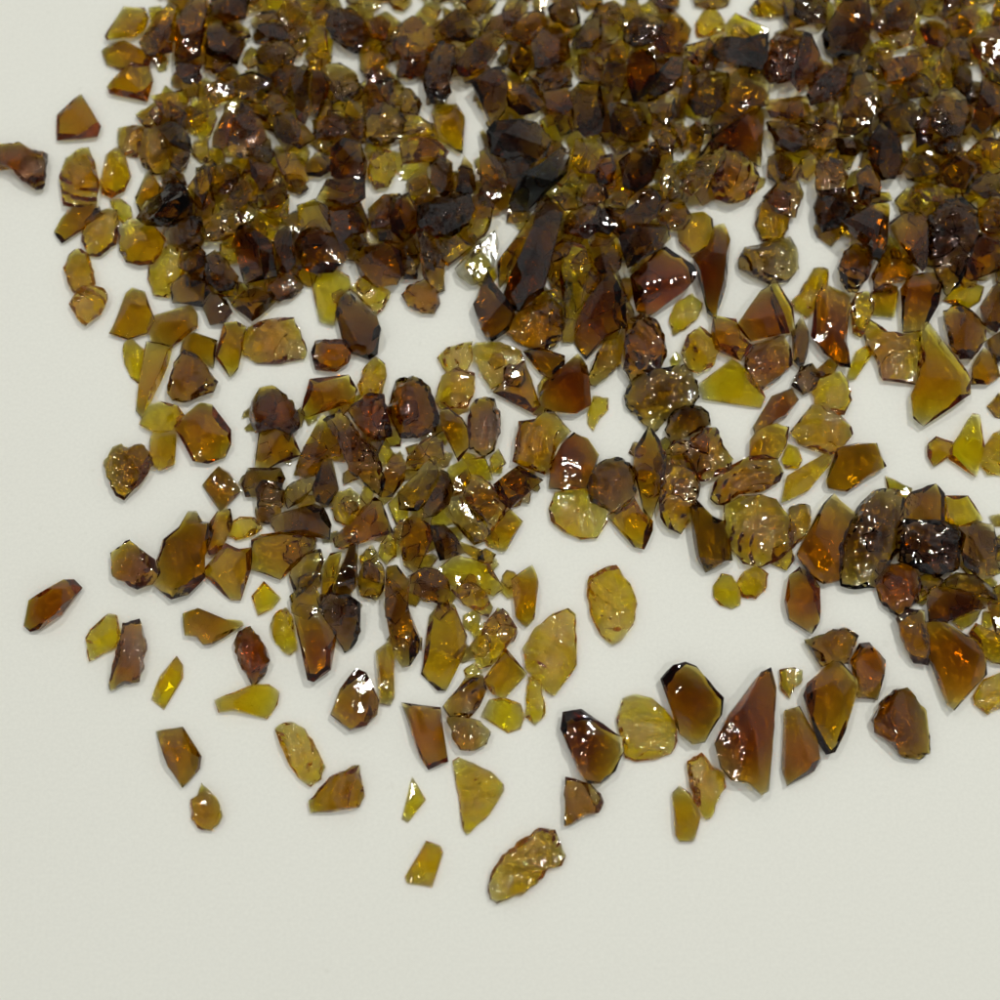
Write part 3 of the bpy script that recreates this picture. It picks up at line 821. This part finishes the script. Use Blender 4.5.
g c:70,30 73,24 84,20 95,18 98,24 99,34 94,40 84,41 76,37 70,34
a k:78,12 80,2 84,-4 94,-2 95,6 94,14 90,20 82,20
d s:96,66 101,58 104,66 104,76 101,84 97,80
y k:96,50 100,46 107,34 114,34 114,42 110,50 104,58 98,54
d s:10,8 20,2 26,-4 30,0 28,8 20,14 12,14
a k:29,8 34,2 42,2 46,8 42,14 34,14 30,12
d s:0,0 6,4 8,14 4,18 -4,14
#800 200
d k:8,2 10,-6 20,-6 26,0 27,6 18,14 12,15 9,10
b s:21,12 28,6 36,2 45,1 44,12 44,22 40,30 36,28 34,22 26,16
b k:19,34 22,26 27,22 34,24 36,30 34,38 28,46 24,46 20,40
r s:46,10 52,6 60,6 64,10 64,22 63,32 61,35 55,28 50,20
r s:83,38 84,28 90,16 98,18 103,24 103,33 94,38 86,40
g k:64,10 70,2 80,0 88,6 88,18 84,28 80,40 74,46 69,38 65,24
a k:37,36 41,28 46,22 52,27 59,35 54,40 47,41 46,46 37,46
a s:36,46 42,42 49,43 48,52 47,58 37,57
r s:51,44 56,38 66,36 71,41 69,52 66,58 62,64 52,65 51,54
y k:25,52 28,47 34,46 37,52 35,60 30,68 26,66 26,58
r s:6,62 8,50 12,42.5 18,44 25,48 24,60 23,70 25,83 20,82 12,76 6,68
a c:32,64 36,60 44,66 52,67 60,65 61,76 60,84 58,91 50,90 42,89 39,80 34,72
^a s=large smooth triangular amber glass chip, apex up, right of a curved ridged one:56,97 60,88 61,74 61,64 64,62 70,70 78,80 84,90 84,97 76,103 66,108 62,112 57,108
y s=flat bright yellow glass flake left of the curved ridged amber chip:24,88 28,76 33,73 36,77 32,84 28,89 23,90
y s:72,50 76,45 82,42 92,43 90,50 84,54 78,53
b k:72,56 78,53 86,56 92,64 93,70 86,79 80,79 75,72 73,64
r s:86,84 92,74 98,80 100,88 94,92 86,92
b s:90,54 96,44 103,40 103,60 98,66 92,62
d s:94,70 103,64 103,80 97,82
d k:0,84 6,82 10,87 8,94 2,97 -4,92
b s:10,83 15,79 19,82 17,87 10,89 6,87
y k:6,92 14,88 20,86 24,92 25.5,100 22,107 14,106 8,101
a s:30,-4 44,-4 46,0 34,3 28,0
y s:50,4 60,-4 66,-2 64,4 56,7
r k:88,6 96,-2 103,2 103,16 94,16 90,12
#600 0
g k:12,14 20,6 30,8 33,14 26,22 18,24 12,20
r s:27,24 33,14 37,4 42,8 46,12 44,20 40,26 30,27
y k:20,4 26,-2 34,0 36,6 30,12 24,8
g k:0,8 8,4 12,12 8,18 0,20
a s:0,26 4,22 12,20 13,27 8,30 2,30
r s:14,28 20,25 26,26 28,36 24,46 17,50 14,40
b s:22,46 30,36 36,28 42,28 41,38 36,44 28,48
g s:2,34 8,30 13,32 14,42 10,48 2,46
y k:48,12 52,5 58,4 62,10 63,15 56,18 49,18
a k:42,28 44,22 50,20 56,18 62,16 61,24 56,30 48,33
d s:60,18 72,20 84,16 83,30 80,36 70,34 60,30 56,26
y s:62,14 65,9 68,7 76,12 84,15 83,18 76,20 66,18
r k:86,18 94,14 102,16 104,28 98,36 90,38 85,40 83,32
d s:37,58 40,44 43,32 46,36 45,48 40,58
^g s:44,50 46,38 52,35 62,37 64,40 60,52 54,58 48,56
b s:54,60 60,48 64,38 72,34 80,36 84,42 84,52 76,54 70,60 58,66 52,68
^r s:49,78 56,69 68,60 78,52 82,54 82,70 80,82 70,78 60,72
a c:55,92 58,82 62,77 70,77 76,82 80,90 74,98 66,101 58,99
^y c:40,94 44,88 54,78 63,71 62,78 54,90 46,98
r s:82,50 90,48 104,48 104,58 96,60 86,58 83,54
b k:84,60 94,60 104,62 104,74 96,76 88,72
g s:84,80 88,76 96,80 96,88 90,92 84,88
b k:82,98 88,92 98,88 102,96 98,108 88,106
g s:24,50 30,47 37,48 38,58 32,62 26,58
g s:4,54 12,53 20,54 26,62 22,68 14,70 6,66
b s:0,48 6,46 8,60 4,66 -4,64
r s:0,78 6,77 8,84 6,92 0,94 -3,86
d s:10,80 18,74 28,72 30,80 26,90 18,96 12,92
b k:26,66 34,62 38,68 36,76 30,74
y k:30,92 34,80 40,80 36,96 32,99
a s:8,92 14,88 18,96 12,102 6,100
y k:38,84 42,78 48,80 46,88 40,90
b s:37,62 42,60 44,70 42,76 38,70
b s:45,64 50,60 52,68 50,76 45,74
a k:75,4 82,-4 92,-2 92,6 84,8 78,7
g s:92,2 103,-2 104,12 96,14 92,10
g s:46,-4 66,-6 64,2 56,4 48,3
#800 0
d s:12,16 16,8 22,0 33,-2 35,10 34,20 30,26 20,27 14,24
g k:-3,0 6,-3 14,0 13,10 4,12 -3,8
b s:38,8 44,2 56,0 60,6 54,14 44,16 36,12
r s:60,14 66,8 73,10 74,18 70,24 63,22
g k:66,2 74,-3 82,0 80,6 72,8
b s:74,10 82,6 88,2 90,10 84,18 77,18
y c:36,22 46,18 57,16 56,22 46,26 40,27
r s:40,30 48,28 60,28 62,34 54,40 44,40
g s:70,26 76,20 84,20 85,30 78,34 72,32
a s:68,32 72,24 76,32 74,40 70,42
r s:88,28 86,20 94,14 104,14 104,30 96,32
r s:86,62 88,50 92,38 102,42 104,56 98,62 92,66
^g s:92,34 98,34 104,42 103,48 96,42
d s:76,36 80,33 86,34 86,44 82,48 77,44
g k:65,56 70,46 78,44 84,50 85,60 80,68 72,70 66,64
g k:52,36 60,36 66,40 66,48 56,48 52,42
g s:24,42 30,34 38,40 40,50 36,60 28,66 20,66
b k:4,46 12,36 20,30 26,32 22,44 14,50 6,52
g k:20,28 30,26 37,30 36,36 28,38 22,34
d s:40,56 46,52 54,50 60,54 57,66 48,66 41,62
r s:58,62 62,56 68,60 66,70 58,74
a s:40,46 48,42 50,52 42,56
d s:34,70 40,62 50,68 52,80 48,88 42,88 36,80
g s:52,84 58,76 66,78 72,84 70,88 62,90 54,89
r s:60,76 66,74 70,78 68,83 62,80
b k:8,82 12,78 20,80 24,88 22,96 12,100 8,94
a s:0,88 0,80 8,76 8,84 4,90
r k:4,66 10,60 18,62 20,70 12,74 4,72
g s:0,60 4,56 14,54 18,60 8,64
d s:18,68 28,68 32,72 28,78 20,78
b s:28,88 34,82 40,88 40,98 30,100
b s:70,84 76,76 86,78 88,86 82,94 74,92
a s:84,76 92,70 103,72 104,84 94,88 88,84
g k:84,94 94,86 104,88 103,98 92,100
r s:0,20 4,20 8,26 13,30 6,38 0,44 -5,40
y s:56,94 64,90 72,92 74,100 62,102
d k:66,70 72,68 78,72 74,78 68,76
"""
# ------------------------------------------------------------------ read the traced outlines
traced = []
ox = oy = 0
for line in CHIPS.strip().splitlines():
    if line[0] == '#':
        ox, oy = map(float, line[1:].split())
        continue
    headp, coords = line.rsplit(':', 1)
    lab = None
    if '=' in headp:
        headp, lab = headp.split('=', 1)
    headp = headp.strip()
    top = headp[0] == '^'
    kind, tex = headp.lstrip('^').split()
    pix = [(ox + 2 * float(a.split(',')[0]), oy + 2 * float(a.split(',')[1])) for a in coords.split()]
    traced.append({'pix': pix, 'kind': kind, 'tex': tex, 'top': top, 'label': lab, 'area': area(pix), 'i': len(traced)})


def seen_area(t):
    x, y = centroid(t['pix'])
    return t['area'] * (1 if 0 <= x <= 1000 and 0 <= y <= 1000 else .4)


order = sorted(traced, key=lambda t: (t['label'] is None, -seen_area(t)))
single = set(t['i'] for t in order[:300])


def place(t):
    x, y = centroid(t['pix'])
    return max(1, round(x / 10)), max(1, round(y / 10))


def describe(t):
    if t['label']:
        return t['label']
    P = t['pix']
    cx, cy = centroid(P)
    best = None
    for k in range(18):
        a = math.pi * k / 18
        pr = [(x - cx) * math.cos(a) + (y - cy) * math.sin(a) for x, y in P]
        pq = [-(x - cx) * math.sin(a) + (y - cy) * math.cos(a) for x, y in P]
        ratio = (max(pr) - min(pr)) / max(1, (max(pq) - min(pq)))
        if best is None or ratio > best[0]:
            best = (ratio, math.degrees(a))
    size = 'large' if t['area'] > 1500 else 'small' if t['area'] < 600 else 'medium'
    shape = 'chip'
    if best[0] > 1.9:
        shape = 'sliver'
    elif best[0] > 1.45:
        shape = 'long chip'
    texw = {'s': 'smooth', 'c': 'rippled', 'k': 'rough'}[t['tex']]
    px, py = place(t)
    if cy < 330:
        where = 'in the pile'
    else:
        where = 'below the pile'
    # 14 words at most
    return '%s %s %s %s %s, at %d%% across, %d%% down the photo' % (size, texw, HUE[t['kind']], shape, where, px, py)


# ------------------------------------------------------------------ small chips under and between the traced ones
PILE = [(160, -200), (150, 40), (165, 110), (160, 190), (200, 300), (260, 310), (300, 275), (345, 305), (380, 270), (420, 280),
        (450, 250), (500, 300), (560, 330), (620, 340), (660, 300), (655, 240), (720, 185), (765, 190), (800, 178), (830, 230),
        (870, 250), (960, 280), (1000, 380), (1200, 400), (1200, -200)]
SPREADS = [[(250, 400), (350, 395), (450, 420), (540, 475), (500, 540), (530, 620), (490, 660), (400, 650), (320, 610), (285, 540), (250, 500)],
           [(860, 505), (1000, 530), (1150, 540), (1150, 640), (980, 630), (880, 580)],
           [(625, 440), (700, 430), (720, 470), (650, 510)], [(480, 340), (560, 370), (540, 410), (490, 390)]]
GAPS = [[(334, 46), (362, 46), (360, 74), (334, 62)], [(306, 172), (332, 170), (324, 206), (290, 204)], [(364, 176), (402, 176), (400, 202), (366, 202)],
        [(409, 84), (423, 82), (424, 100), (432, 122), (414, 116)], [(448, 92), (472, 86), (480, 124), (492, 130), (462, 146)],
        [(444, 142), (484, 142), (480, 166), (446, 166)], [(686, -30), (745, -30), (784, 10), (784, 34), (765, 34), (738, 12), (726, 34), (708, 10), (694, 46), (684, 30)],
        [(808, 34), (832, 44), (830, 62), (812, 56)], [(766, 78), (782, 78), (776, 102), (764, 104)], [(760, 120), (774, 116), (770, 170), (756, 172)],
        [(798, 176), (822, 176), (820, 204), (798, 204)], [(878, 182), (896, 182), (894, 202), (880, 202)], [(888, 204), (914, 202), (900, 224), (888, 222)],
        [(206, 108), (226, 108), (222, 126), (206, 126)], [(203, 240), (219, 240), (214, 258), (203, 256)], [(229, 256), (245, 262), (240, 284), (228, 276)],
        [(340, 262), (356, 262), (352, 286), (340, 284)], [(484, 226), (512, 226), (500, 262), (484, 262)], [(664, 230), (680, 230), (680, 330), (660, 330)],
        [(840, 268), (1000, 290), (1000, 400), (840, 400)]]
small = []
rg = random.Random(5)


def blob(cx, cy, r, rng):
    k = rng.choice((5, 5, 6, 7))
    a0 = rng.uniform(0, 6.28)
    st = rng.uniform(.55, 1.0)
    ro = rng.uniform(0, 3.14)
    out = []
    for i in range(k):
        a = a0 + 6.283 * (i + rng.uniform(-.25, .25)) / k
        q = r * rng.uniform(.7, 1.15)
        x, y = q * math.cos(a), q * math.sin(a) * st
        out.append((cx + x * math.cos(ro) - y * math.sin(ro), cy + x * math.sin(ro) + y * math.cos(ro)))
    return out


pts = []


def scatter(poly, step, keep, r0, r1):
    x0, x1 = min(p[0] for p in poly), max(p[0] for p in poly)
    y0, y1 = min(p[1] for p in poly), max(p[1] for p in poly)
    y = y0
    while y < y1:
        x = x0
        while x < x1:
            px, py = x + rg.uniform(-.45, .45) * step, y + rg.uniform(-.45, .45) * step
            x += step
            if rg.random() > keep or not inside(px, py, poly):
                continue
            r = rg.uniform(r0, r1)
            if any(inside(px + dx * r, py + dy * r, g) for g in GAPS for dx, dy in ((0, 0), (.8, 0), (-.8, 0), (0, .8), (0, -.8))):
                continue
            pts.append((px, py, r))
        y += step


scatter(PILE, 17, .95, 11, 18)
for s_ in SPREADS:
    scatter(s_, 20, .85, 9, 13)
rest = bmesh.new()
slots = {}
rest_me = bpy.data.meshes.new('small_glass_chips')


def add_rest(bm, origin, m):
    if m.name not in slots:
        slots[m.name] = len(slots)
        rest_me.materials.append(m)
    for v in bm.verts:
        v.co = (v.co + origin) * MM
    tmp = bpy.data.meshes.new('tmp')
    bm.to_mesh(tmp)
    bm.free()
    n0 = len(rest.faces)
    rest.from_mesh(tmp)
    rest.faces.ensure_lookup_table()
    for f in rest.faces[n0:]:
        f.material_index = slots[m.name]
    bpy.data.meshes.remove(tmp)


for px, py, r in pts:
    kind = rg.choice('yyaaaaabbrrg')
    tex = rg.choice('ssssck')
    rng = random.Random(int(px * 131 + py * 17))
    bm, org = settle(blob(px, py, r, rng), kind, tex, rng, .8, .75)
    add_rest(bm, org, mat(kind, tex))

# ------------------------------------------------------------------ the traced chips, those on top last
def build(t):
    rng = random.Random(1000 + t['i'])
    cy = centroid(t['pix'])[1]
    bm, org = settle(t['pix'], t['kind'], t['tex'], rng, .9 if t['top'] else .85 if cy < 270 else .72)
    if t['i'] not in single:
        add_rest(bm, org, mat(t['kind'], t['tex']))
        return
    me = to_mesh(bm, 'glass_chip', mat(t['kind'], t['tex']))
    o = bpy.data.objects.new('glass_chip', me)
    o.location = org * MM
    COL.objects.link(o)
    o['category'] = 'glass chip'
    o['label'] = describe(t)
    o['group'] = 'amber glass chips spread over the white surface'


seq = [t for t in traced if not t['top'] and t['i'] not in single] + \
      sorted([t for t in traced if not t['top'] and t['i'] in single], key=lambda t: (t['kind'] in 'yw') and -1 or 0) + \
      [t for t in traced if t['top']]
for t in seq:
    build(t)
rest.to_mesh(rest_me)
rest.free()
ro = bpy.data.objects.new('small_glass_chips', rest_me)
COL.objects.link(ro)
ro['kind'] = 'stuff'
ro['category'] = 'glass chips'
ro['label'] = 'small amber and brown glass chips filling the pile under and between the larger ones'
print('chips', STAT, 'stuff chips', len(pts), 'singles', len(single), 'traced', len(traced))

# ------------------------------------------------------------------ light: a bright room with ceiling lamps
world = bpy.data.worlds.new('World')
SCN.world = world
world.use_nodes = True
wt = world.node_tree
bg = wt.nodes['Background']
tcw = N(wt, 'ShaderNodeTexCoord')
sep = N(wt, 'ShaderNodeSeparateXYZ')
wt.links.new(tcw.outputs['Generated'], sep.inputs[0])
cr = N(wt, 'ShaderNodeValToRGB')          # a room: dim floor, pale walls, ceiling dimmer straight overhead
els = cr.color_ramp.elements
els[0].position, els[0].color = 0.0, (.08, .08, .075, 1)
els[1].position, els[1].color = 1.0, (.06, .06, .06, 1)
for p_, c_ in ((.18, .34), (.42, 1.12), (.70, 1.05), (.90, .22)):
    e_ = els.new(p_)
    e_.color = (c_, c_ * 1.01, c_ * .97, 1)
wt.links.new(sep.outputs['Z'], cr.inputs['Fac'])
wn = N(wt, 'ShaderNodeTexNoise')
wn.inputs['Scale'].default_value = 2.2
wt.links.new(tcw.outputs['Generated'], wn.inputs['Vector'])
wt.links.new(cr.outputs['Color'], bg.inputs['Color'])
wt.links.new(math_node(wt, 'MULTIPLY', math_node(wt, 'MULTIPLY_ADD', wn.outputs['Fac'], 1.6, 0.2), WORLD_STR), bg.inputs['Strength'])


def lamp(name, loc, sx, sy, power, rot=0.0):
    ld = bpy.data.lights.new(name, 'AREA')
    ld.shape = 'ELLIPSE'
    ld.size, ld.size_y = sx, sy
    ld.energy = power
    ld.color = (1.0, 0.985, 0.93)
    o = bpy.data.objects.new(name, ld)
    o.location = loc
    d = Vector(loc).normalized()
    o.rotation_euler = d.to_track_quat('Z', 'Y').to_euler()
    COL.objects.link(o)


for nm, loc, sx, sy, w in LAMPS:
    lamp(nm, loc, sx, sy, w)

SCN.view_settings.view_transform = 'Standard'
SCN.view_settings.look = 'None'
SCN.view_settings.gamma = 1.0
SCN.view_settings.exposure = 0.0
SCN.view_settings.use_curve_mapping = False
cy_ = SCN.cycles
cy_.max_bounces = 20
cy_.use_adaptive_sampling = True
cy_.adaptive_threshold = 0.04
cy_.transmission_bounces = 16
cy_.glossy_bounces = 10
cy_.diffuse_bounces = 4
cy_.volume_bounces = 0
cy_.caustics_refractive = True
cy_.caustics_reflective = True
cy_.blur_glossy = 0.1
cy_.sample_clamp_indirect = 25.0
cy_.use_denoising = True
